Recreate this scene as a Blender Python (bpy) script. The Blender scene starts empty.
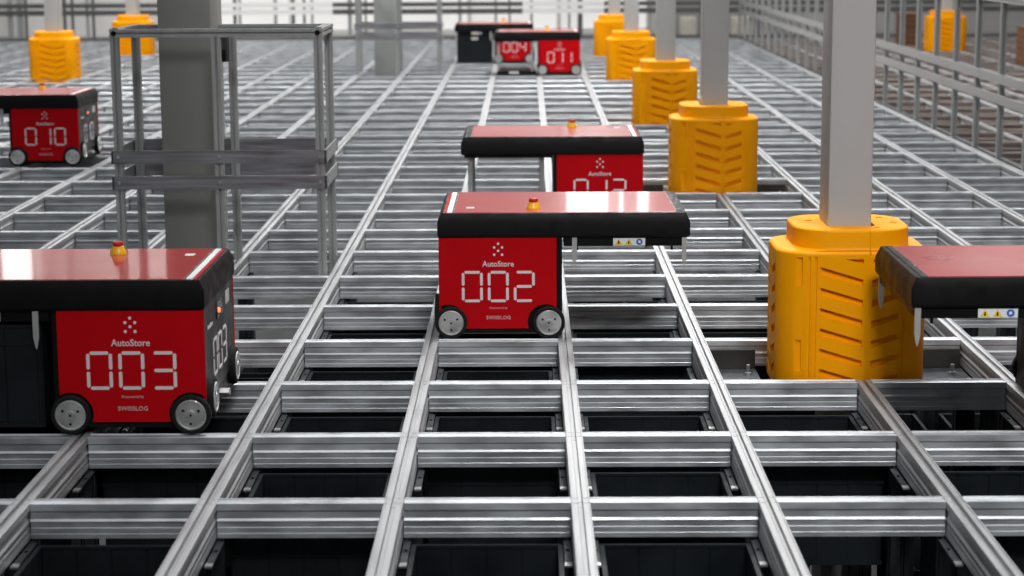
import bpy, bmesh, math, random
from mathutils import Vector, Matrix
random.seed(7)
COL = bpy.context.scene.collection
PX, PY = 0.48, 0.69286           # pitch of the rail grid
I0, I1, R0, R1 = -18, 17, -1, 34
PI = math.pi

# ------------------------------------------------------------ materials
def node_mat(name, base, metallic=0.0, rough=0.5, spec=0.5, coat=0.0, noise=None, bump=None, emit=None, var=0.0, aniso=0.0):
    m = bpy.data.materials.new(name); m.use_nodes = True
    nt = m.node_tree; b = nt.nodes['Principled BSDF']
    b.inputs['Base Color'].default_value = (*base, 1)
    b.inputs['Metallic'].default_value = metallic
    b.inputs['Roughness'].default_value = rough
    b.inputs['Specular IOR Level'].default_value = spec
    b.inputs['Coat Weight'].default_value = coat
    b.inputs['Coat Roughness'].default_value = 0.06
    if emit:
        b.inputs['Emission Color'].default_value = (*emit[0], 1); b.inputs['Emission Strength'].default_value = emit[1]
    if noise:
        tc = nt.nodes.new('ShaderNodeTexCoord'); mp = nt.nodes.new('ShaderNodeMapping')
        mp.inputs['Scale'].default_value = noise
        nt.links.new(tc.outputs['Object'], mp.inputs['Vector'])
        nz = nt.nodes.new('ShaderNodeTexNoise'); nz.inputs['Scale'].default_value = 1; nz.inputs['Detail'].default_value = 4
        nt.links.new(mp.outputs['Vector'], nz.inputs['Vector'])
        oi = nt.nodes.new('ShaderNodeObjectInfo'); nt.links.new(tc.outputs['Object'], mp.inputs['Vector'])
        ad = nt.nodes.new('ShaderNodeVectorMath'); ad.operation = 'ADD'
        sc = nt.nodes.new('ShaderNodeVectorMath'); sc.operation = 'SCALE'; sc.inputs['Scale'].default_value = 37.0
        cb = nt.nodes.new('ShaderNodeCombineXYZ')
        for k in 'XYZ': nt.links.new(oi.outputs['Random'], cb.inputs[k])
        nt.links.new(cb.outputs[0], sc.inputs[0]); nt.links.new(mp.outputs['Vector'], ad.inputs[0]); nt.links.new(sc.outputs[0], ad.inputs[1])
        nt.links.new(ad.outputs[0], nz.inputs['Vector'])
        rr = nt.nodes.new('ShaderNodeMapRange'); rr.inputs['To Min'].default_value = rough*0.8; rr.inputs['To Max'].default_value = min(1, rough*1.35)
        rr.inputs['From Min'].default_value = .3; rr.inputs['From Max'].default_value = .7
        nt.links.new(nz.outputs['Fac'], rr.inputs['Value']); nt.links.new(rr.outputs['Result'], b.inputs['Roughness'])
        if var:
            mx = nt.nodes.new('ShaderNodeMix'); mx.data_type = 'RGBA'
            mx.inputs['A'].default_value = (*[c*(1-var) for c in base], 1); mx.inputs['B'].default_value = (*[min(1, c*(1+var)) for c in base], 1)
            nt.links.new(rr.outputs['Result'], mx.inputs['Factor'])
            r2 = nt.nodes.new('ShaderNodeMapRange'); r2.inputs['From Min'].default_value = .3; r2.inputs['From Max'].default_value = .7
            nt.links.new(nz.outputs['Fac'], r2.inputs['Value']); nt.links.new(r2.outputs['Result'], mx.inputs['Factor'])
            nt.links.new(mx.outputs['Result'], b.inputs['Base Color'])
        if bump:
            bp = nt.nodes.new('ShaderNodeBump'); bp.inputs['Strength'].default_value = bump; bp.inputs['Distance'].default_value = 0.002
            nt.links.new(nz.outputs['Fac'], bp.inputs['Height']); nt.links.new(bp.outputs['Normal'], b.inputs['Normal'])
    return m
M = {}
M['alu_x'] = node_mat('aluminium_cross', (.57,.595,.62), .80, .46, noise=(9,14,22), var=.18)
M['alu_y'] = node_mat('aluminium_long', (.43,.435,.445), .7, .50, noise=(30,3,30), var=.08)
M['alu_brown'] = node_mat('aluminium_brownish', (.42,.35,.32), .7, .42, noise=(4,20,30), var=.2)  # browner aluminium for the cross rails beyond the fence
M['profile'] = node_mat('aluminium_profile', (.42,.43,.43), .6, .42, noise=(40,40,3), var=.06)
M['band'] = node_mat('aluminium_band', (.30,.30,.32), .75, .38, noise=(4,40,60), var=.2)
M['band_glare'] = node_mat('glare_band', (.85,.85,.84), .0, .3, noise=(4,4,4))  # glare on the rear fence bands, painted in as white
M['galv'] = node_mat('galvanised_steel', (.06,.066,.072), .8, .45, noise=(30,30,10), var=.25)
M['bolt'] = node_mat('zinc_bolt', (.7,.7,.7), .9, .3)
M['bin'] = node_mat('black_bin_plastic', (.008,.011,.013), 0, .5, spec=.2, noise=(9,9,9), var=.15)
M['red'] = node_mat('red_panel', (.48,.002,.006), 0, .5, spec=.08, noise=(6,6,6), var=.04)
M['red_gloss'] = node_mat('red_gloss_lid', (.36,.008,.009), 0, .3, spec=.3, coat=.55, noise=(1.5,1.5,1.5), var=.08)
M['black'] = node_mat('black_plastic', (.005,.005,.0055), 0, .42, spec=.15, noise=(20,20,20))
M['black_gloss'] = node_mat('black_gloss', (.008,.008,.009), 0, .25, spec=.3, noise=(9,9,9))
M['dark_panel'] = node_mat('charcoal_panel', (.030,.032,.034), 0, .4, spec=.3, noise=(9,9,9))
M['tyre'] = node_mat('rubber_tyre', (.010,.010,.010), 0, .7, spec=.2, noise=(60,60,60))
M['steel'] = node_mat('turned_steel', (.66,.66,.65), .85, .36, noise=(30,30,30), var=.1)
M['strip'] = node_mat('pale_end_strip', (.80,.80,.79), .2, .35, noise=(9,9,9))
M['silver'] = node_mat('silver_trim', (.75,.75,.76), .9, .22, noise=(9,9,9))
M['pin'] = node_mat('steel_pin', (.62,.62,.60), .7, .35, noise=(9,9,9))
M['digit'] = node_mat('white_ink', (.74,.69,.70), 0, .5, noise=(9,9,9))
M['ink'] = node_mat('pink_ink', (.62,.40,.40), 0, .5, noise=(9,9,9))
M['sticker'] = node_mat('pale_sticker', (.55,.55,.53), 0, .5, noise=(90,90,90), var=.3)
M['yellow'] = node_mat('yellow_plastic', (.80,.44,.01), 0, .35, noise=(9,9,9))
M['red_cap'] = node_mat('red_cap', (.42,.008,.01), 0, .4, noise=(9,9,9))
M['orange_lit'] = node_mat('lit_lamp', (.9,.3,.1), 0, .4, emit=((1,.18,.06), 1.3))
M['warn'] = node_mat('warning_yellow', (.85,.55,.02), 0, .5, noise=(9,9,9))
M['blue'] = node_mat('sign_blue', (.03,.10,.42), 0, .5, noise=(9,9,9))
M['white'] = node_mat('sticker_white', (.72,.76,.80), 0, .5, noise=(9,9,9))
M['guard'] = node_mat('orange_polyethylene', (.88,.335,.0), 0, .42, spec=.12, noise=(6,6,6), var=.04)
M['column'] = node_mat('grey_column_paint', (.40,.40,.39), 0, .42, noise=(2,2,1), var=.05)
M['column_mid'] = node_mat('mid_grey_column_paint', (.33,.34,.33), 0, .35, noise=(2,2,1), var=.05)
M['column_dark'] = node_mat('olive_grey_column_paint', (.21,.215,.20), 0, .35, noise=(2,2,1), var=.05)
M['plate_dark'] = node_mat('dark_base_plate', (.035,.035,.033), .2, .5, noise=(9,9,9), var=.2)
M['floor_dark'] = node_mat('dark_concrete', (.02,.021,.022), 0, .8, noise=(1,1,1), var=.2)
M['floor_far'] = node_mat('grey_floor', (.16,.16,.16), 0, .6, noise=(.5,.5,.5), var=.2)
M['wall_pale'] = node_mat('cream_wall', (.60,.59,.57), 0, .7, noise=(.3,.3,.3), var=.05)
M['wall_grey'] = node_mat('grey_wall', (.33,.32,.31), 0, .7, noise=(.4,.4,.4), var=.25)
M['brown'] = node_mat('brown_carton', (.16,.07,.03), 0, .7, noise=(9,9,9), var=.3)
M['beige'] = node_mat('beige_crate', (.55,.52,.45), 0, .6, noise=(9,9,9), var=.1)
M['fence_dark'] = node_mat('dark_fence_post', (.12,.12,.12), .5, .5, noise=(9,9,9))
M['window'] = node_mat('daylit_window', (.5,.5,.49), 0, .4, emit=((1,.98,.94), .36))
M['skylight'] = node_mat('bright_window', (.9,.9,.9), 0, .3, emit=((1,.99,.97), 3.0))

# ------------------------------------------------------------ helpers
def tag(o, label=None, cat=None, group=None, kind=None):
    if label: o['label'] = label
    if cat: o['category'] = cat
    if group: o['group'] = group
    if kind: o['kind'] = kind
    return o
def link(o, parent=None):
    COL.objects.link(o)
    if parent: o.parent = parent
    return o
def empty(name, loc=(0,0,0), rz=0):
    o = bpy.data.objects.new(name, None); o.empty_display_size = .05
    o.location = loc; o.rotation_euler = (0,0,rz); return link(o)
def obj(name, bm, mat, parent=None, loc=(0,0,0), smooth=False, rot=None):
    me = bpy.data.meshes.new(name); bmesh.ops.recalc_face_normals(bm, faces=bm.faces[:]); bm.to_mesh(me); bm.free()
    for m in (mat if isinstance(mat, (list, tuple)) else [mat]): me.materials.append(M[m])
    if smooth:
        me.polygons.foreach_set('use_smooth', [True]*len(me.polygons))
        try: me.set_sharp_from_angle(angle=math.radians(35))
        except Exception: pass
    o = bpy.data.objects.new(name, me); o.location = loc
    if rot: o.rotation_euler = rot
    return link(o, parent)
def box(bm, x0, x1, y0, y1, z0, z1, bev=0, mi=0):
    vs = [bm.verts.new(p) for p in ((x0,y0,z0),(x1,y0,z0),(x1,y1,z0),(x0,y1,z0),(x0,y0,z1),(x1,y0,z1),(x1,y1,z1),(x0,y1,z1))]
    fs = [bm.faces.new([vs[i] for i in f]) for f in ((0,3,2,1),(4,5,6,7),(0,1,5,4),(1,2,6,5),(2,3,7,6),(3,0,4,7))]
    for f in fs: f.material_index = mi
    if bev:
        es = list({e for f in fs for e in f.edges})
        bmesh.ops.bevel(bm, geom=es, offset=bev, segments=2, affect='EDGES', profile=.5)
    return bm
def B(*a, **k): return box(bmesh.new(), *a, **k)
def prism(bm, pts, z0, z1, axis='Z', mi=0):
    """closed outline pts (u,v) extruded from z0 to z1 along axis"""
    def P(u, v, w): return {'Z':(u,v,w), 'Y':(u,w,v), 'X':(w,u,v)}[axis]
    a = [bm.verts.new(P(u,v,z0)) for u, v in pts]; b = [bm.verts.new(P(u,v,z1)) for u, v in pts]
    n = len(pts); fs = [bm.faces.new(a), bm.faces.new(b[::-1])]
    for i in range(n): fs.append(bm.faces.new((a[i], b[i], b[(i+1)%n], a[(i+1)%n])))
    for f in fs: f.material_index = mi
    return bm
def disc_stack(bm, prof, axis='Y', c=(0,0,0), n=28, mi=0):
    """lathe: prof of (radius, offset along the axis)"""
    rings = []
    for r, h in prof:
        ring = []
        for k in range(n):
            t = 2*PI*k/n; u, v = r*math.cos(t), r*math.sin(t)
            p = {'Y':(u,h,v), 'X':(h,u,v), 'Z':(u,v,h)}[axis]
            ring.append(bm.verts.new((p[0]+c[0], p[1]+c[1], p[2]+c[2])))
        rings.append(ring)
    for a, b in zip(rings, rings[1:]):
        for k in range(n):
            f = bm.faces.new((a[k], a[(k+1)%n], b[(k+1)%n], b[k])); f.material_index = mi
    for ring in (rings[0], rings[-1]):
        f = bm.faces.new(ring); f.material_index = mi
    return bm
def copy_tree(o, parent=None):
    c = o.copy(); COL.objects.link(c); c.parent = parent
    for ch in CH.get(o.name, [x for x in o.children]): copy_tree(ch, c)
    return c
CH = {}
ORD = ['zeroth','first','second','third','fourth','fifth','sixth','seventh','eighth','ninth','tenth','eleventh','twelfth','thirteenth','fourteenth','fifteenth','sixteenth','seventeenth','eighteenth','nineteenth','twentieth']
TENS = {20:'twenty', 30:'thirty'}
def ordw(n):
    if n <= 20: return ORD[n]
    t = n//10*10
    return {30:'thirtieth', 40:'fortieth'}[n] if n % 10 == 0 else TENS[t] + '-' + ORD[n % 10]

# ------------------------------------------------------------ rail grid
H = .093
SIDE = [(.025,-.001),(.025,-.019),(.0215,-.022),(.0198,-.0235),(.0198,-.0415),(.0238,-.0470),(.0238,-.0500),(.0216,-.0515),(.0210,-.0640),(.0224,-.0655),(.0224,-.0800),(.0230,-.0812),(.0230,-H)]
def prof(drop=0.0, top='cross'):
    if top == 'cross': t = [(-.0235,0),(-.0185,0),(-.0175,-.003),(.0175,-.003),(.0185,0),(.0235,0)]
    else: t = [(-.0235,0),(-.0205,0),(-.0198,-.0025),(-.0082,-.0025),(-.0076,-.0005),(-.0056,-.0005),(-.0046,-.014),(.0046,-.014),(.0056,-.0005),(.0076,-.0005),(.0082,-.0025),(.0198,-.0025),(.0205,0),(.0235,0)]
    t = [(x, z-drop) for x, z in t]
    s = list(SIDE); s[0] = (s[0][0], s[0][1]-drop)
    return t + s + [(-x, z) for x, z in reversed(s)]
def loft(bm, secs, axis):
    rings = []
    for w, pr in secs:
        rings.append([bm.verts.new((u, w, z) if axis == 'Y' else (w, u, z)) for u, z in pr])
    n = len(rings[0])
    for a, b in zip(rings, rings[1:]):
        for k in range(n): bm.faces.new((a[k], a[(k+1)%n], b[(k+1)%n], b[k]))
    bm.faces.new(rings[0]); bm.faces.new(rings[-1][::-1])
    return bm
ya, yb = R0*PY-.35, R1*PY+.03
def long_bm(y_a, y_b):
    secs = [(y_a, prof(top='long'))]
    for r in range(R0, R1+1):
        for s in (-1, 1):
            y = r*PY + s*.0235
            if y-.003 > y_a and y+.003 < y_b:
                secs += [(y-.0022, prof(top='long')), (y-.0012, prof(.005,'long')), (y+.0012, prof(.005,'long')), (y+.0022, prof(top='long'))]
    secs.append((y_b, prof(top='long')))
    return loft(bmesh.new(), secs, 'Y')
first_long = None
def side_phrase(i):
    if i == 0: return 'the long rail running under the middle of the floor, in front of robot 002'
    return None
for i in range(I0, I1+1):
    if i == 2:
        # this line is interrupted by every column guard
        cuts = [ya, 1.40] ; segs = []
        ys = [1.62, 6.464, 10.625, 15.497, 19.912]
        s0 = ya
        for yc in ys: segs.append((s0, yc-.21)); s0 = yc+.24
        segs.append((s0, yb))
        e = empty('long_rail', (i*PX, 0, 0))
        for a, b in segs: obj('rail_length', long_bm(a, b), 'alu_y', e)
        o = e
    elif first_long is None:
        o = first_long = obj('long_rail', long_bm(ya, yb), 'alu_y', None, (i*PX,0,0))
    else:
        o = first_long.copy(); link(o); o.location = (i*PX,0,0)
    if i == 0: lab = 'middle aluminium long rail, passing under the right front wheel of robot 002'
    elif i == 2: lab = 'aluminium long rail broken by the row of orange column guards'
    elif i == 6: lab = 'aluminium long rail carrying the fence along its right side'
    else: lab = f'aluminium long rail, {ordw(abs(i))} to the {"left" if i < 0 else "right"} of the middle one, running into the distance'
    tag(o, lab, 'rail', 'long rails of the grid')

seg_src = {}
HW = PX/2 - .0255
def seg(kind):
    if kind not in seg_src:
        w = HW
        bm = loft(bmesh.new(), [(-w, prof()), (w, prof())], 'X')
        o = obj('rail_segment', bm, 'alu_brown' if kind == 'brown' else 'alu_x')
        seg_src[kind] = o.data; bpy.data.objects.remove(o)
    return bpy.data.objects.new('rail_segment', seg_src[kind])
for r in range(R0, R1+1):
    e = empty('cross_rail', (0, r*PY, 0))
    n = r - R0
    lab = ('aluminium cross rail just below the bottom edge of the photo' if r == R0 else
           f'aluminium cross rail spanning the grid, {ordw(n)} one up from the bottom of the photo')
    tag(e, lab, 'rail', 'cross rails of the grid')
    xr = int(min(I1, max(8, (5+.7*r)*512/2000/PX + 3)))
    for i in range(-xr, xr):
        if i < I0: continue
        o = seg('brown' if i >= 6 else 'alu'); link(o, e); o.location = ((i+.5)*PX, 0, 0)

# ------------------------------------------------------------ bins under the rails, uprights and brackets
def bin_bm(w=.386, d=.605, h=.31):
    bm = bmesh.new(); hw, hd = w/2, d/2
    for a in ((-hw+.002,hw-.002,-hd+.005,-hd+.007),(-hw+.002,hw-.002,hd-.007,hd-.005),(-hw+.005,-hw+.007,-hd+.002,hd-.002),(hw-.007,hw-.005,-hd+.002,hd-.002)):
        box(bm, *a, .006, h-.006)
    for k in range(4):                 # panels parted by narrow grooves, inside and outside
        x0 = -hw+.012 + k*(w-.024)/4; x1 = x0+(w-.024)/4-.005
        for y in (-hd+.001, -hd+.007, hd-.011, hd-.005): box(bm, x0, x1, y, y+.004, .012, h-.01)
    for k in range(6):
        y0 = -hd+.012 + k*(d-.024)/6; y1 = y0+(d-.024)/6-.005
        for x in (-hw+.001, -hw+.007, hw-.011, hw-.005): box(bm, x, x+.004, y0, y1, .012, h-.01)
    box(bm, -hw+.004, hw-.004, -hd+.004, hd-.004, 0, .006)
    for a in ((-hw,hw,-hd,-hd+.012),(-hw,hw,hd-.012,hd),(-hw,-hw+.012,-hd+.012,hd-.012),(hw-.012,hw,-hd+.012,hd-.012)):
        box(bm, *a, h-.008, h)
    for a in ((-hw-.001,hw+.001,-hd-.002,-hd+.004),(-hw-.001,hw+.001,hd-.004,hd+.002)):
        box(bm, *a, h*.80, h*.83); box(bm, *a, .0, .012)
    return bm
bin_me = None
HIGH = {(-3,0),(-1,0),(0,0),(-2,1),(0,1),(-1,2),(0,2),(1,2),(-2,2),(-1,3),(-2,3),(1,3),(-3,2),(2,1),(-1,4),(0,4),(-2,4),(-4,2),(-4,3),(2,3),(3,3),(-2,5),(0,5),(1,5),(1,4)}
def place_name(i, r):
    c = ('just right of the middle long rail' if i == 0 else 'just left of the middle long rail' if i == -1 else
         f'{ordw(i+1)} column right of middle' if i > 0 else f'{ordw(-i)} column left of middle')
    return f'in cell row {ordw(r+1)} from the bottom, {c}'
for r in range(0, 7):
    for i in range(-6, 6):
        if (i, r) in ((1,3),(2,3),(-4,6),(-4,7)): continue          # the column base stands here
        hi = (i, r) in HIGH
        z = (-.104 if hi else -.104-.33) - .31
        loc = ((i+.5)*PX, (r-.5)*PY, z)
        if bin_me is None: o = obj('storage_bin', bin_bm(), 'bin', None, loc); bin_me = o.data
        else: o = link(bpy.data.objects.new('storage_bin', bin_me)); o.location = loc
        tag(o, 'black bin ' + place_name(i, r), 'bin', 'black bins stored below the rails')
up_me = None
def upright_bm():
    bm = bmesh.new()
    for sx in (-1, 1):
        for sy in (-1, 1):
            x0, x1 = sorted((sx*.030, sx*.006)); y0, y1 = sorted((sy*.034, sy*.030)); box(bm, x0, x1, y0, y1, -1.6, -.097)
            x0, x1 = sorted((sx*.034, sx*.030)); y0, y1 = sorted((sy*.034, sy*.006)); box(bm, x0, x1, y0, y1, -1.6, -.097)
    box(bm, -.031, .031, -.002, .002, -1.6, -.097); box(bm, -.002, .002, -.031, .031, -1.6, -.097)
    return bm
def bracket_bm(sx):
    bm = bmesh.new()
    if True:
        # flat pierced lug along the long rail, with a pale tip
        X = lambda u, v: sorted((sx*u, sx*v))
        for (y0, y1) in ((-.215,-.125),(-.108,-.034)): box(bm, *X(.026,.0445), y0, y1, -.1025, -.0985)
        box(bm, *X(.026,.031), -.125, -.108, -.1025, -.0985); box(bm, *X(.0395,.0445), -.125, -.108, -.1025, -.0985)
        box(bm, *X(.026,.0445), -.245, -.216, -.103, -.098, mi=1)
        box(bm, *X(.029,.042), -.242, -.222, -.098, -.0965, mi=1)
    return bm
up_root = None
for r in range(0, 7):
    for i in range(-5, 7):
        if up_root is None:
            up_root = empty('grid_upright', (i*PX, r*PY, 0))
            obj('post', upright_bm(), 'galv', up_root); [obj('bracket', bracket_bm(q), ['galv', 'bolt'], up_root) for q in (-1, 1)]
            o = up_root; kids = list(up_root.children)
        else:
            o = up_root.copy(); link(o); o.location = (i*PX, r*PY, 0)
            for k in kids: c = k.copy(); link(c, o)
        if i == 0: p = 'under the middle rail'
        else: p = f'under the {ordw(abs(i))} rail {"left" if i < 0 else "right"} of the middle one'
        tag(o, f'galvanised upright {p} at the {ordw(r+1)} cross rail', 'upright', 'uprights carrying the rails')

# ------------------------------------------------------------ robots
SEG = {'0':'abcdef','1':'bc','2':'abged','3':'abgcd','4':'fgbc','5':'afgcd','6':'afgedc','7':'abc','8':'abcdefg','9':'abcdfg'}
def rbar(bm, x0, x1, z0, z1, y0, y1):
    """a bar with clipped ends in the XZ plane"""
    c = min(x1-x0, z1-z0)*.3
    prism(bm, [(x0+c,z0),(x1-c,z0),(x1,z0+c),(x1,z1-c),(x1-c,z1),(x0+c,z1),(x0,z1-c),(x0,z0+c)], y0, y1, 'Y')
def digits_bm(ch, k, cx, zt, w=.0755, h=.114, pitch=.0935, y0=-.0012, y1=.0005, st=.0098):
    bm = bmesh.new()
    if True:
        xa = cx + (k-1)*pitch - w/2; xb = xa+w; zb = zt-h; zm = zt-h/2; g = .0035; q = st*.7
        S = {'a':(xa+q+g, xb-q-g, zt-st, zt), 'd':(xa+q+g, xb-q-g, zb, zb+st), 'g':(xa+q+g, xb-q-g, zm-st/2, zm+st/2),
             'f':(xa, xa+st, zm+g, zt-q), 'b':(xb-st, xb, zm+g, zt-q), 'e':(xa, xa+st, zb+q, zm-g), 'c':(xb-st, xb, zb+q, zm-g)}
        for s in SEG[ch]: rbar(bm, *S[s], y0, y1)
    return bm
TEXT = {}
def text_mesh(s, size, bold=0.0, sx=1.0, space=1.0):
    key = (s, size, bold, sx, space)
    if key in TEXT: return TEXT[key]
    c = bpy.data.curves.new('lettering', 'FONT'); c.body = s; c.size = size; c.align_x = 'CENTER'; c.offset = bold; c.extrude = .0006
    c.space_character = space; c.resolution_u = 3
    o = bpy.data.objects.new('lettering', c); COL.objects.link(o)
    bpy.context.view_layer.update()
    me = bpy.data.meshes.new_from_object(o.evaluated_get(bpy.context.evaluated_depsgraph_get()))
    bpy.data.objects.remove(o)
    for v in me.vertices: v.co.x *= sx
    TEXT[key] = me; return me
def text(s, size, x, z, y, parent, mat='digit', rot=(PI/2,0,0), **k):
    me = text_mesh(s, size, **k)
    if not me.materials: me.materials.append(M[mat])
    o = bpy.data.objects.new('lettering', me); o.location = (x, y, z); o.rotation_euler = rot
    return link(o, parent)
def wheel(parent, c, axis='Y', sgn=-1):
    """wheel whose face looks along sgn*axis; c = centre of the outer face"""
    bm = bmesh.new()
    R = .0585
    disc_stack(bm, [(R-.004, 0), (R, -sgn*.004), (R, -sgn*.020), (R-.004, -sgn*.024)], axis, n=40)
    w = obj('wheel', bm, 'tyre', parent, c, smooth=True)
    bm = bmesh.new()
    disc_stack(bm, [(.044, 0), (.0455, sgn*.0008), (.044, sgn*.003), (.040, sgn*.0035), (.0385, sgn*.0015), (.014, sgn*.0025), (.013, sgn*.0045), (.004, sgn*.0045), (.0035, sgn*.001)], axis, n=40)
    hub = obj('hub_disc', bm, 'steel', w, (0,0,0), smooth=True)
    bm = bmesh.new()
    for k in range(3):
        t = 2*PI*k/3 + .5; u, v = .026*math.cos(t), .026*math.sin(t)
        cc = (u, 0, v) if axis == 'Y' else (0, u, v)
        disc_stack(bm, [(.0042, sgn*.0015), (.0042, sgn*.0028)], axis, c=cc, n=10)
    disc_stack(bm, [(.0035, sgn*.004), (.0035, sgn*.0052)], axis, n=10)
    obj('hub_hole', bm, 'black', w, (0,0,0))
    return w
def dots(parent, cx, zt, y, rot=None):
    bm = bmesh.new(); s = 1/1481
    for dx, dz in ((0,0),(-21,-20),(21,-20),(0,-38),(-21,-59),(21,-59)):
        disc_stack(bm, [(.0047, 0), (.0047, .0012)], 'Y', c=(cx+dx*s, y, zt+dz*s), n=12)
    return obj('logo_dots', bm, 'digit', parent)
L, D = .905, .615
def digit_face(parent, num, mirror_back=False):
    """graphics on a front panel in the panel's own frame (x centre 0, faces -y)"""
    [obj('digit', digits_bm(c_, k_, 0, .2465), 'digit', parent) for k_, c_ in enumerate(num)]
    dots(parent, 0, .345, -.0010)
    text('AutoStore', .0285, 0, .2625, -.0008, parent, bold=.0003, sx=.93)
    text('Empowered by', .0105, 0, .108, -.0008, parent, 'ink')
    text('SWISSLOG', .0180, 0, .070, -.0008, parent, 'ink', bold=.0002, sx=1.0, space=1.06)
def lift_frame_bm():
    bm = bmesh.new()
    box(bm, .02,.46,.015,.60,0,.028, bev=.003)
    return bm
def robot(num, x0, y0, label, flip=False, gripper=None, bin_up=None):
    """x0,y0 = left front corner of the lid; body on the +x side unless flipped"""
    root = empty('shuttle_robot', (x0+L/2, y0+D/2, 0), PI if flip else 0)
    tag(root, label, 'robot', 'red warehouse robots')
    g = empty('tmp'); ox, oy = -L/2, -D/2
    made = []
    def P(name, bm, mat, parent=root, **k):
        for v in bm.verts: v.co.x += ox; v.co.y += oy
        return obj(name, bm, mat, parent, **k)
    # chassis
    bm = bmesh.new()
    box(bm, .473,.897,.022,D-.022,.030,.366)
    box(bm, .52,.85,.012,D-.012,.018,.060)
    P('chassis', bm, 'black')
    # lid: bevelled black collar
    bm = bmesh.new()
    def ring(ix, iy, z): return [bm.verts.new(p) for p in ((ix,iy,z),(L-ix,iy,z),(L-ix,D-iy,z),(ix,D-iy,z))]
    rs = [ring(.006,.006,.366), ring(.0,.0,.374), ring(.0,.0,.424), ring(.014,.010,.4545), ring(.020,.014,.456), ring(.024,.016,.4545)]
    for a, b in zip(rs, rs[1:]):
        for k in range(4): bm.faces.new((a[k], a[(k+1)%4], b[(k+1)%4], b[k]))
    bm.faces.new(rs[0][::-1]); bm.faces.new(rs[-1])
    bmesh.ops.bevel(bm, geom=[e for e in bm.edges if abs(e.verts[0].co.z-e.verts[1].co.z) > .004], offset=.005, segments=3, affect='EDGES')
    lid = P('lid', bm, 'black', smooth=True)
    P('lid_panel', B(.050, .845, .018, D-.018, .4535, .4572, bev=.0008), 'red_gloss', lid)
    P('lid_trim', B(.0300, .0480, .018, D-.018, .4535, .4568), 'black_gloss', lid)
    P('lid_trim', B(.8520, .8700, .022, D-.022, .4535, .4575), 'strip', lid)
    P('lid_trim', B(.8450, .8470, .018, D-.018, .4535, .4578), 'silver', lid)
    P('lid_trim', B(.0480, .0497, .018, D-.018, .4535, .4578), 'silver', lid)
    P('lid_edge', B(.8730, .8810, .022, D-.022, .4535, .4560), 'red', lid)
    P('rating_label', B(.775, .805, .45, .49, .4570, .4576), 'sticker', lid)
    # stop button
    bx, by = .560, D-.115+.0
    bm = disc_stack(bmesh.new(), [(.026,.4571),(.025,.464),(.020,.4715),(.018,.480),(.0165,.481)], 'Z', c=(bx,by,0), n=24)
    st = P('stop_button', bm, 'yellow', lid, smooth=True)
    P('button_cap', disc_stack(bmesh.new(), [(.012,.480),(.0165,.483),(.0172,.490),(.015,.4945),(.010,.496)], 'Z', c=(bx,by,0), n=24), 'red_cap', st, smooth=True)
    # red side panels with writing, both long faces
    for back in (False, True):
        bm = bmesh.new()
        xa, xb, za, zb, R, zc, m = .474, .897, .036, .366, .0655, .0585, 12
        # outline with wheel arches
        c1, c2 = .506, .858
        pts = [(xa, zb), (xa, zc+math.sqrt(max(0, R*R-(c1-xa)**2)))]
        a0 = math.atan2(pts[1][1]-zc, xa-c1); a1 = math.asin((za-zc)/R)
        for k in range(m+1):
            t = a0 + (a1-a0)*k/m; pts.append((c1+R*math.cos(t), zc+R*math.sin(t)))
        b0 = PI - a1; b1 = math.acos(min(1, (xb-c2)/R))
        for k in range(m+1):
            t = b0 + (b1-b0)*k/m; pts.append((c2+R*math.cos(t), zc+R*math.sin(t)))
        pts.append((xb, zb))
        out = []
        for p in pts:
            if not out or (abs(p[0]-out[-1][0])+abs(p[1]-out[-1][1])) > 1e-5: out.append(p)
        cx = .6875 - .0
        out = [(x-cx, z) for x, z in out]
        prism(bm, out, 0, .016, 'Y')
        o = obj('side_panel', bm, 'red', root, (ox+cx, oy+(D-.006 if back else .006), 0), rot=(0,0,PI if back else 0))
        if back: pass
        digit_face(o, num)
        # inner black edge strip
    P('edge_strip', B(.458,.474,.010,D-.010,.012,.366), 'black')
    # end panel (+x face)
    bm = B(.897, .900, .016, D-.016, .085, .366)
    ep = P('end_panel', bm, 'dark_panel')
    P('panel_edge', bmesh_edges(), 'red', ep)
    for k_, c_ in enumerate(num): obj('digit', digits_bm(c_, k_, 0, .2465), 'digit', ep, (ox+.9003, 0, 0), rot=(0,0,PI/2))
    text('AutoStore', .022, 0, 0, 0, ep, rot=(PI/2,0,PI/2)).location = (ox+.9003, oy+.13, .292)
    P('status_box', B(.899,.9035,.25,.36,.295,.345, bev=.001), 'black_gloss', ep)
    bm = disc_stack(bmesh.new(), [(.008,.903),(.008,.907),(.006,.909)], 'X', c=(0,.275,.318), n=18)
    P('status_lamp', bm, 'orange_lit', ep)
    P('maker_label', B(.899,.9012,.44,.51,.305,.345), 'sticker', ep)
    # wheels
    for cx_ in (.506, .858):
        wheel(root, (ox+cx_, oy-.0085, .0590), 'Y', -1)
        wheel(root, (ox+cx_, oy+D+.0085, .0590), 'Y', 1)
    for cy_ in (.085, D-.085):
        wheel(root, (ox+.918, oy+cy_, .092), 'X', 1)
    P('axle_bolt', disc_stack(bmesh.new(), [(.013,.897),(.013,.925),(.010,.928)], 'X', c=(0,.30,.058), n=6), 'steel')
    # lifting head under the overhang
    lz = .337 if gripper is None else gripper
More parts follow.
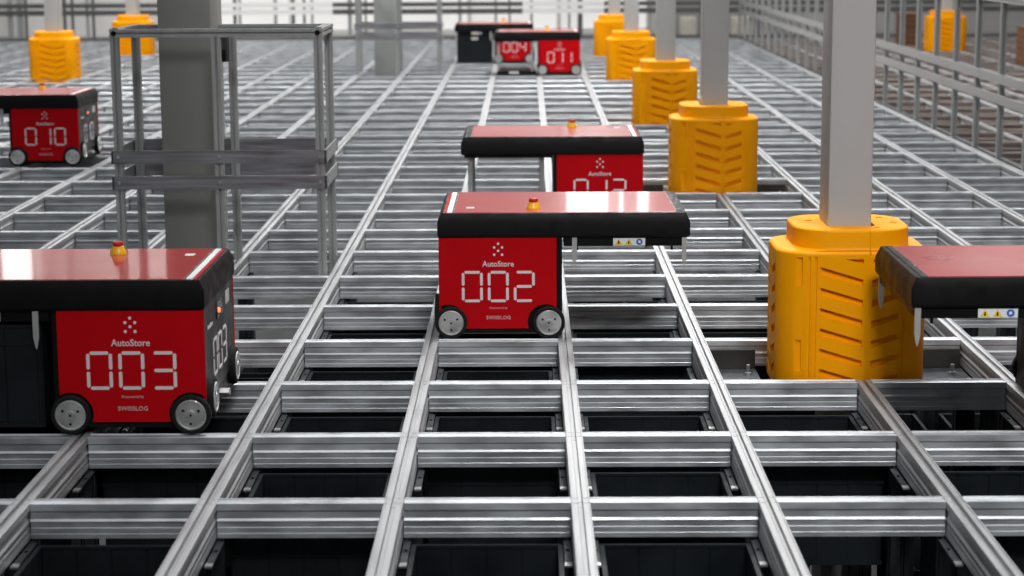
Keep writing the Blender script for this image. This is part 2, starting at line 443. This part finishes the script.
    if gripper is None:
        hd = P('lift_head', B(.016,.452,.012,D-.012,.334,.3655, bev=.002), 'black')
    else:
        P('lift_housing', B(.016,.452,.012,D-.012,.352,.3655, bev=.002), 'black')
        hd = P('lift_head', B(.030,.440,.03,D-.03,gripper,gripper+.035, bev=.003), 'black')
        P('pad', B(.16,.26,.024,.030,gripper+.006,gripper+.03), 'sticker', hd)
        for xx in (.032, .388):
            for yy in (.05, D-.06):
                P('lift_band', B(xx, xx+.024, yy, yy+.003, gripper+.03, .353), 'profile', hd)
    if gripper is None:
        # sign on the head
        sg = P('warning_label', B(.195,.310,.0105,.0125,.336,.363), 'white', hd)
        if flip:
            sg2 = P('warning_label', B(.160,.275,D-.0125,D-.0105,.336,.363), 'white', hd)
        for side in ((.0098, 1), (D-.0098, -1)) if flip else ((.0098, 1),):
            yy, s_ = side
            y0_, y1_ = sorted((yy, yy+s_*.0006))
            order = [(.215,'t'),(.251,'t'),(.289,'c')] if s_ == 1 else [(.255,'t'),(.219,'t'),(.181,'c')]
            for xx, k_ in order:
                if k_ == 't':
                    P('warning_mark', prism(bmesh.new(), [(xx-.0145,.339),(xx+.0145,.339),(xx,.361)], y0_, y1_, 'Y'), 'warn', sg)
                    P('warning_mark', prism(bmesh.new(), [(xx-.003,.342),(xx+.003,.342),(xx+.002,.353),(xx-.002,.353)], y0_-.0003, y1_+.0003, 'Y'), 'black', sg)
                else:
                    P('warning_mark', disc_stack(bmesh.new(), [(.0115,y0_),(.0115,y1_)], 'Y', c=(xx,0,.3495), n=20), 'blue', sg)
                    P('warning_mark', prism(bmesh.new(), [(xx-.004,.344),(xx+.005,.347),(xx+.003,.355),(xx-.005,.353)], y0_-.0003, y1_+.0003, 'Y'), 'white', sg)
        for xx in (.012, .405):
            for yy in (.004, D-.012):
                bm = bmesh.new(); w = .017
                prism(bm, [(xx,.366),(xx,.290),(xx+.005,.262),(xx+w/2,.252),(xx+w-.005,.262),(xx+w,.290),(xx+w,.366)], yy, yy+.008, 'Y')
                P('guide_finger', bm, 'pin', hd)
        for xx in (.06, .40):
            for yy in (.02, D-.028):
                P('hook', B(xx, xx+.008, yy, yy+.008, .318, .336), 'black', hd)
    bpy.data.objects.remove(g)
    return root
def bmesh_edges():
    bm = bmesh.new()
    for y in (.012, D-.018): box(bm, .893, .9015, y, y+.006, .060, .366)
    return bm
robot('002', -.456, 2.105, 'red robot numbered 002, in the centre, its lid reaching out to the right', flip=True)
robot('003', -1.975, .705, 'large red robot numbered 003 at the left, holding a black bin')
robot('012', -.459, 4.873, 'red robot partly hidden behind robot 002, its lid reaching out left', gripper=.02)
robot('011', -.470, 16.04, 'small far red robot numbered 011 with its lifting frame lowered to the rails', gripper=.012)
robot('004', -.952, 18.07, 'farthest red robot, numbered 004, holding a black bin behind robot 011')
robot('010', -3.892, 7.74, 'red robot numbered 010 at the left edge, in front of an orange guard')
robot('013', .973, .703, 'robot at the right edge, only its black-rimmed overhanging lid showing')

def held_bin(x, y, label):
    o = empty('carried_bin', (x, y, .018))
    obj('tub', bin_bm(.40,.575,.305), 'bin', o)
    obj('handle_tab', B(-.035,.045,-.2925,-.289,.255,.285), 'sticker', o)
    return tag(o, label, 'bin', 'bins held by robots')
held_bin(-1.975+.225, .705+.308, 'black ribbed bin held under the lid of robot 003 at left')
held_bin(-.952+.225, 18.07+.308, 'black bin with a pale tab held under the lid of robot 004')

# ------------------------------------------------------------ column guards
def rrect(hx, hy, r, n=6):
    pts = []
    for cx, cy, a in ((hx-r, hy-r, 0), (-hx+r, hy-r, PI/2), (-hx+r, -hy+r, PI), (hx-r, -hy+r, 3*PI/2)):
        for k in range(n+1):
            t = a + PI/2*k/n; pts.append((cx+r*math.cos(t), cy+r*math.sin(t)))
    return pts
def boolean(o, cutter_bm, op='DIFFERENCE'):
    me = bpy.data.meshes.new('cut'); bmesh.ops.recalc_face_normals(cutter_bm, faces=cutter_bm.faces[:]); cutter_bm.to_mesh(me); cutter_bm.free()
    c = bpy.data.objects.new('cut', me); COL.objects.link(c)
    md = o.modifiers.new('b', 'BOOLEAN'); md.object = c; md.operation = op; md.solver = 'EXACT'; md.use_self = True
    bpy.context.view_layer.update()
    new = bpy.data.meshes.new_from_object(o.evaluated_get(bpy.context.evaluated_depsgraph_get()))
    o.modifiers.clear(); o.data = new; bpy.data.objects.remove(c)
GX, GY = .249, .205
def bulge(pts, hx, hy, amt):
    return [(x, y + (amt*(1-(x/hx)**2) - amt)*(1 if y > 0 else -1)*min(1, abs(y)/(hy*.5))) for x, y in pts]
def guard_mesh():
    bm = bmesh.new()
    secs = [(GX-.004,GY-.004,.100,-.055),(GX,GY,.104,-.045),(GX,GY,.104,.402)]
    for k in range(1, 6):
        t = k/5*PI/2; secs.append((GX-.013*(1-math.cos(t)), GY-.010*(1-math.cos(t)), .103-.008*(1-math.cos(t)), .402+.012*math.sin(t)))
    cxh, cyh = .192, .192
    secs += [(cxh+.008, cyh+.004, .112, .417), (cxh+.001, cyh+.001, .110, .421), (cxh, cyh, .108, .428), (cxh-.001, cyh-.001, .108, .472)]
    for k in range(1, 5):
        t = k/4*PI/2; secs.append((cxh-.001-.009*(1-math.cos(t)), cyh-.001-.009*(1-math.cos(t)), .106-.008*(1-math.cos(t)), .476+.009*math.sin(t)))
    secs.append((.078, .107, .012, .485)); secs.append((.076, .105, .010, -.055))
    rings = []
    for hx, hy, r, z in secs:
        pts = rrect(hx, hy, r, 8)
        if hx > .1: pts = bulge(pts, hx, hy, .016)
        rings.append([bm.verts.new((x, y, z)) for x, y in pts])
    n = len(rings[0])
    for a, b in zip(rings, rings[1:] + rings[:1]):
        for k in range(n): bm.faces.new((a[k], a[(k+1)%n], b[(k+1)%n], b[k]))
    return bm
g0 = obj('guard_shell', guard_mesh(), 'guard')
cut = bmesh.new()
def para(bm, x0, za, x1, zb, h, y0, y1, axis='Y'):
    """slot between x0 and x1 whose top edge runs from za to zb"""
    prism(bm, [(x0, za), (x1, zb), (x1, zb-h*.8), (x0, za-h)], y0, y1, axis)
SEAM = .047
for sgn in (-1, 1):                 # front and back
    yo, yi = sgn*(GY+.02), sgn*(GY-.020)
    a, b = sorted((yo, yi)); s = -sgn
    for k in range(7):
        z = .3635 - k*.0675
        X = lambda v: (v-.014)*s
        if k == 0: pass
        para(cut, X(-.098), z, X(.040), z-.042, .027, a, b)
        para(cut, X(.069), z-.044, X(.158), z-.018, .024, a, b)
    prism(cut, [(X(-.020), .389), (X(.040), .389), (X(.040), .374)], a, b, 'Y')
    prism(cut, [(X(.072), .389), (X(.110), .389), (X(.072), .374)], a, b, 'Y')
    for z1, z0 in ((.394, .300), (.120, .015)):
        x0, x1 = sorted((X(-.180), X(-.158))); a2, b2 = sorted((yo, sgn*(GY-.022))); box(cut, x0, x1, a2, b2, z0, z1)
    # shallow flutes
    for xx in (-.139, -.118, .170):
        x0, x1 = sorted((X(xx), X(xx+.007))); a2, b2 = sorted((yo, sgn*(GY-.012))); box(cut, x0, x1, a2, b2, -.03, .396)
for sgn in (-1, 1):                 # ends: chevrons too
    a, b = sorted((sgn*(GX+.02), sgn*(GX-.016)))
    for k in range(6):
        z = .365 - k*.0675
        para(cut, -.095, z, -.008, z-.034, .028, a, b, 'X'); para(cut, .012, z-.034, .095, z, .028, a, b, 'X')
# seam groove
for s in (1, -1):
    a, b = sorted((-s*(GY+.02), -s*(GY-.006))); box(cut, s*SEAM-.0024, s*SEAM+.0024, a, b, -.06, .396)
    a, b = sorted((-s*.22, -s*.186)); box(cut, s*SEAM-.0024, s*SEAM+.0024, a, b, .40, .51)
# bolt holes in the collar top
for x, y in ((-.125,.03), (.075,-.135), (.125,.10), (-.06,.145), (.15,-.02)):
        disc_stack(cut, [(.013,.455),(.013,.51)], 'Z', c=(x,y-.0,0), n=14)
boolean(g0, cut)
gm = g0.data
gm.polygons.foreach_set('use_smooth', [True]*len(gm.polygons))
try: gm.set_sharp_from_angle(angle=math.radians(30))
except Exception: pass
gm.materials.clear(); gm.materials.append(M['guard'])
bpy.data.objects.remove(g0)
colm = {}
def column(x, y, hx, hy, mat, label, z0=-1.6, z1=3.6, cat='column'):
    key = (hx, hy, mat)
    if key not in colm:
        bm = bmesh.new()
        box(bm, -hx, hx, -hy, hy, z0, z1, bev=.006)
        o = obj('steel_column', bm, mat, None, (x, y, 0), smooth=True); colm[key] = o.data
    else: o = link(bpy.data.objects.new('steel_column', colm[key])); o.location = (x, y, 0)
    return tag(o, label, 'column', 'building columns')
GP = [(.935,1.655),(.935,6.49),(.944,10.65),(.934,15.53),(.956,19.94),(-5.08,16.1),(-5.09,20.43),(5.21,20.73),(5.3,16)]
GL = ['large orange column guard nearest the camera, beside the right robot', 'orange column guard second in the right-hand row, behind the big one',
      'orange column guard third in the right-hand row', 'orange column guard fourth in the right-hand row',
      'farthest orange column guard in the right-hand row, half hidden', 'orange column guard at upper left, behind robot 010',
      'orange column guard seen through the top of the left frame', 'orange column guard seen through the fence at upper right', 'orange guard by the brown crates beyond the fence']
for k, ((x, y), lab) in enumerate(zip(GP, GL)):
    if k == 8: continue
    o = link(bpy.data.objects.new('column_guard', gm)); o.location = (x, y, 0)
    tag(o, lab, 'column guard', 'orange column guards')
    if k == 7: o.rotation_euler.z = 0
    column(x+(.002 if k else -.009), y-.01, .0715, .100, 'column', 'grey steel column rising out of the ' + lab.replace('large ', '').replace('farthest ', 'farthest '))
# base plates seen in the cells beside the near guards
for (x, y) in GP[:2]:
    yr = round((y+.35)/PY)*PY
    for (xa, xb) in ((PX+.035, x-GX-.006), (x+GX+.006, 3*PX-.03)):
        e = empty('floor_anchor', ((xa+xb)/2, yr-.06, 0)); w = (xb-xa)/2
        obj('upright_plate', B(-w, w, .014, .030, -.098, -.030, bev=.001), 'plate_dark', e)
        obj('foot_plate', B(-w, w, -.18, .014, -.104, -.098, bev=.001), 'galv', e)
        bm = disc_stack(bmesh.new(), [(.013,-.098),(.013,-.088),(.007,-.088),(.007,-.06)], 'Z', c=(w*.55,-.10,0), n=6)
        obj('anchor_bolt', bm, 'bolt', e)
        tag(e, ('dark base plate with bolt on the %s side of the %s orange guard' % ('left' if xa < x-.3 else 'right', 'nearest' if y < 3 else 'second')), 'base plate', 'base plates of the columns')

# ------------------------------------------------------------ profile frames (cages)
def profile(bm, p, q, s=.0175, axis='Z'):
    """slotted square extrusion between p and q along an axis"""
    g, d = s*.22, s*.6
    pts = []
    base = [(-s,-s),(-g,-s),(-g,-s+d),(g,-s+d),(g,-s)]
    for k in range(4):
        c, sn = math.cos(k*PI/2), math.sin(k*PI/2)
        pts += [(round(u*c-v*sn, 5), round(u*sn+v*c, 5)) for u, v in base]
    if axis == 'Z': prism(bm, [(p[0]+u, p[1]+v) for u, v in pts], p[2], q[2], 'Z')
    elif axis == 'X': prism(bm, [(p[1]+u, p[2]+v) for u, v in pts], p[0], q[0], 'X')
    else: prism(bm, [(p[0]+u, p[2]+v) for u, v in pts], p[1], q[1], 'Y')
    return bm
def cage(x0, x1, y0, y1, zt, label, loc, z0=-.09):
    e = empty('profile_frame', loc); tag(e, label, 'frame', 'aluminium frames round the columns')
    xm = (x0+x1)/2; s = .0185
    for x, y in ((x0,y0),(xm,y0),(x1,y0),(x0,y1),(xm,y1),(x1,y1)):
        obj('post', profile(bmesh.new(), (x,y,.0005 if x == xm else z0), (x,y,zt-.018)), 'profile', e)
    for y in (y0, y1): obj('top_bar', profile(bmesh.new(), (x0-.02,y,zt), (x1+.02,y,zt), axis='X'), 'profile', e)
    for x in (x0, x1): obj('top_bar', profile(bmesh.new(), (x,y0+.021,zt), (x,y1-.021,zt), axis='Y'), 'profile', e)
    for za, zb in ((.373,.430),(.483,.539)):
        for y, d in ((y0-.026, .005), (y1+.021, .005)):
            b = obj('flat_band', B(x0-.03, x1+.03, y, y+d, za, zb), 'band', e)
            bm = bmesh.new()
            for x in (x0, xm, x1): disc_stack(bm, [(.007, y-.004), (.007, y+.001)], 'Y', c=(x, 0, (za+zb)/2), n=10)
            obj('bolt_head', bm, 'bolt', b)
        for x, d in ((x0-.026, .005), (x1+.021, .005)):
            obj('flat_band', B(x, x+d, y0-.026, y1+.026, za, zb), 'band' if x < x1 else 'profile', e)
    bm = bmesh.new()
    for x in (x0, x1):
        disc_stack(bm, [(.011, y0-.0225), (.011, y0-.0195)], 'Y', c=(x, 0, zt), n=14)
        disc_stack(bm, [(.018, zt+.0195), (.018, zt+.0215)], 'Z', c=(x, y0, 0), n=4)
    obj('end_cap', bm, 'black', e)
    return e
cage(-.436, .4245, -.24, .22, 1.035, 'tall aluminium profile frame with two flat bands around the left column', (-1.44, 3.77, 0))
cage(-.43, .43, -.24, .22, 1.035, 'far aluminium profile frame standing left of the far robots', (-1.484, 16.48, 0), .0005)
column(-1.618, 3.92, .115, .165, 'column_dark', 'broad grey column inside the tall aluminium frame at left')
column(-1.645, 16.72, .115, .165, 'column_mid', 'broad grey column inside the far aluminium frame')
o = empty('cable_clamp', (-1.475, 3.93, .95)); 
obj('clamp_body', B(-.016,.020,-.03,.03,-.06,.07, bev=.004), 'plate_dark', o); obj('clamp_knob', B(-.010,.014,-.042,-.030,-.050,-.005, bev=.003), 'black', o)
tag(o, 'small black clamp fixed beside the left column, under the frame top', 'clamp')

# ------------------------------------------------------------ fences
f = tag(empty('guard_fence', (6*PX+.045, 0, 0)), 'long aluminium fence with slim posts and two bands along the right side', 'fence', 'fences around the grid')
k = 0; y = 4.49
while y < 23.9:
    obj('post', profile(bmesh.new(), (0, y, .0), (0, y, 1.0), s=.019), 'profile', f); y += PY
obj('top_bar', profile(bmesh.new(), (0, 4.5, 1.02), (0, 23.9, 1.02), s=.019, axis='Y'), 'profile', f)
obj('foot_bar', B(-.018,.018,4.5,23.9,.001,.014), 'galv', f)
for za, zb in ((.355,.413),(.485,.545)): obj('flat_band', B(-.027,-.021,4.5,23.9,za,zb), 'profile', f)
f = tag(empty('rear_fence', (0, 24.0, 0)), 'rear fence with two dark bands in front of the bright wall', 'fence', 'fences around the grid')
YF = 24.0
def xat(px, Y=YF): # place along the fence
    return -.136 + (Y+4.98)*((px-512)/2000*.985 - .0075) 
for px, w, m in ((-30,.02,'d'),(7,.035,'p'),(17,.04,'p'),(23,.015,'d'),(62,.018,'d'),(70,.015,'d'),(85,.02,'p'),(91,.015,'d'),(234,.02,'d'),(239,.018,'p'),(275,.022,'p'),(293,.02,'d'),(304,.016,'d'),(312,.016,'p'),(350,.03,'p'),(366,.012,'d'),(461,.02,'p'),(497,.018,'p'),(511,.014,'d'),(533,.02,'p'),(571,.02,'p'),(582,.035,'d'),(652,.02,'p'),(671,.02,'p'),(704,.02,'d'),(716,.02,'d'),(760,.04,'d'),(900,.02,'p'),(960,.02,'p'),(1010,.02,'p'),(1060,.02,'p')):
    x = xat(px)
    obj('post', B(x-w, x+w, .0, .06, .001, 1.9), 'fence_dark' if m == 'd' else 'profile', f)
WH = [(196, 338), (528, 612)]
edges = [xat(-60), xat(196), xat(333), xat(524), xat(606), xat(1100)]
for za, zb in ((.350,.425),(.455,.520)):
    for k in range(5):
        obj('flat_band', B(edges[k], edges[k+1], -.012, -.003, za, zb), 'band_glare' if k in (1, 3) else 'fence_dark', f)  # two sections painted white where light washes out the bands
obj('foot_bar', B(xat(-60), xat(1100), -.01, .05, .0, .03), 'fence_dark', f)

# ------------------------------------------------------------ hall behind the grid
def struct(name, bm, mat, **k): return tag(obj(name, bm, mat, **k), kind='structure')
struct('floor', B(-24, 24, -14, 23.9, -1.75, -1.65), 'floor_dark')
struct('floor_rear', B(-24, 24, 23.95, 25.4, -.30, -.002), 'floor_far')
bm = bmesh.new(); box(bm, -24, 24, 25.4, 25.6, -.3, 7.5)
struct('wall_back', bm, 'wall_pale')
struct('wall_left', B(-24.2, -24, -14, 25.4, -1.7, 7.5), 'wall_grey')
struct('wall_right', B(24, 24.2, -14, 25.4, -1.7, 7.5), 'wall_grey')
struct('trim_right', B(2.0, 23.9, 25.28, 25.36, .0, 7.4), 'wall_grey')
struct('trim_left', B(-23.9, -8.2, 25.28, 25.36, 2.2, 7.4), 'wall_grey')
n = 0
def window(x0, x1, z0, z1, mat='window'):
    global n; n += 1
    w = struct('window_%d' % n, B(x0, x1, 25.32, 25.37, z0, z1), mat)
    bm = bmesh.new()
    for k in range(int((x1-x0)/1.3)+1):
        x = x0 + k*(x1-x0)/max(1, int((x1-x0)/1.3)); box(bm, x-.03, x+.03, 25.27, 25.33, z0, z1)
    for z in (z0, z1): box(bm, x0-.03, x1+.03, 25.27, 25.33, z-.04, z+.04)
    o = obj('window_frame', bm, 'wall_pale', w)
    return w
window(-5.0, 1.7, .04, 2.5)
window(.45, 1.75, 2.85, 4.0, 'skylight')
window(-10.6, -7.7, 3.9, 5.0, 'skylight')
# things far behind
def crate_stack(x, y, w, d, h, mat, label, z=0):
    e = empty('crate_stack', (x, y, z)); m = 6
    for k in range(m):
        bm = bmesh.new(); a, b = k*h/m, (k+1)*h/m
        box(bm, -w, w, -d, d, a, b-.012); box(bm, -w-.01, w+.01, -d-.01, d+.01, b-.022, b-.004)
        obj('crate', bm, mat, e)
    return tag(e, label, 'crates')
crate_stack(5.72, 17.3, .36, .3, .43, 'brown', 'stack of dark brown crates beyond the fence at the right edge')
crate_stack(4.92, 21.7, .12, .2, .42, 'brown', 'narrow brown stack left of the orange guard beyond the fence', )
o = obj('storage_box', B(-.11,.11,-.15,.15,0,.26, bev=.01), 'beige', None, (2.26,24.8,0)); tag(o, 'pale box behind the rear fence between two right-hand columns', 'box', 'pale boxes behind the rear fence')
o = obj('storage_box', B(-.26,.26,-.15,.15,0,.26, bev=.01), 'beige', None, (3.15,24.8,0)); tag(o, 'wide pale box behind the rear fence left of the fence corner', 'box', 'pale boxes behind the rear fence')

# ------------------------------------------------------------ light
w = bpy.data.worlds.new('hall'); bpy.context.scene.world = w; w.use_nodes = True
nt = w.node_tree; bg = nt.nodes['Background']
tc = nt.nodes.new('ShaderNodeTexCoord'); sp = nt.nodes.new('ShaderNodeSeparateXYZ'); nt.links.new(tc.outputs['Generated'], sp.inputs[0])
cr = nt.nodes.new('ShaderNodeValToRGB'); nt.links.new(sp.outputs['Z'], cr.inputs['Fac'])
cr.color_ramp.elements[0].position = 0; cr.color_ramp.elements[0].color = (.055,.057,.060,1)
cr.color_ramp.elements[1].position = 1; cr.color_ramp.elements[1].color = (.66,.68,.71,1)
nt.links.new(cr.outputs['Color'], bg.inputs['Color']); bg.inputs['Strength'].default_value = .62
def area(name, loc, size, energy, rot=(0,0,0), color=(1,1,1), spread=PI):
    l = bpy.data.lights.new(name, 'AREA'); l.shape = 'RECTANGLE'; l.size, l.size_y = size; l.energy = energy; l.color = color; l.spread = spread
    o = bpy.data.objects.new(name, l); o.location = loc; o.rotation_euler = rot; COL.objects.link(o); return o
for k in range(4):
    area('ceiling_light', (.9, 2.8+5*k, 6.2), (1.0, 2.6), (82, 180, 250, 260)[k], color=(1,.99,.97), spread=math.radians(95 if k == 0 else 150))
    area('ceiling_light', (-5.5, 8.5+5*k, 6.2), (1.0, 2.6), (150, 210, 210, 180)[k], color=(1,.99,.97), spread=math.radians(140))
    area('ceiling_light', (6.5, 8.0+5*k, 6.2), (1.0, 2.6), (40, 75, 95, 95)[k], color=(1,.99,.97))
area('ceiling_light', (.9, -4.2, 4.8), (1.6, 1.0), 27, rot=(math.radians(50),0,0), color=(1,.99,.98), spread=math.radians(60))

# ------------------------------------------------------------ camera
cam = bpy.data.cameras.new('camera'); co = bpy.data.objects.new('camera', cam); COL.objects.link(co)
cam.sensor_width = 36; cam.lens = 2000/1024*36
fw = Vector((-.00737703,.98496778,-.17258058)); rt = Vector((.99996545,.006605,-.00504732)); up = Vector((.00383155,.17261186,.98498247))
co.matrix_world = Matrix(((rt.x,up.x,-fw.x,-.13623),(rt.y,up.y,-fw.y,-4.97673),(rt.z,up.z,-fw.z,1.42571),(0,0,0,1)))
cam.dof.use_dof = True; cam.dof.focus_distance = 6.9; cam.dof.aperture_fstop = 4.0
cam.clip_end = 200
S = bpy.context.scene; S.camera = co
S.view_settings.view_transform = 'Standard'; S.view_settings.look = 'None'; S.view_settings.gamma = 1; S.view_settings.exposure = 0.40
S.view_settings.use_curve_mapping = False
try: S.cycles.use_denoising = True; S.cycles.max_bounces = 8; S.cycles.sample_clamp_indirect = 4
except Exception: pass
for o in list(bpy.data.objects):
    if o.name.startswith('tmp'): bpy.data.objects.remove(o)
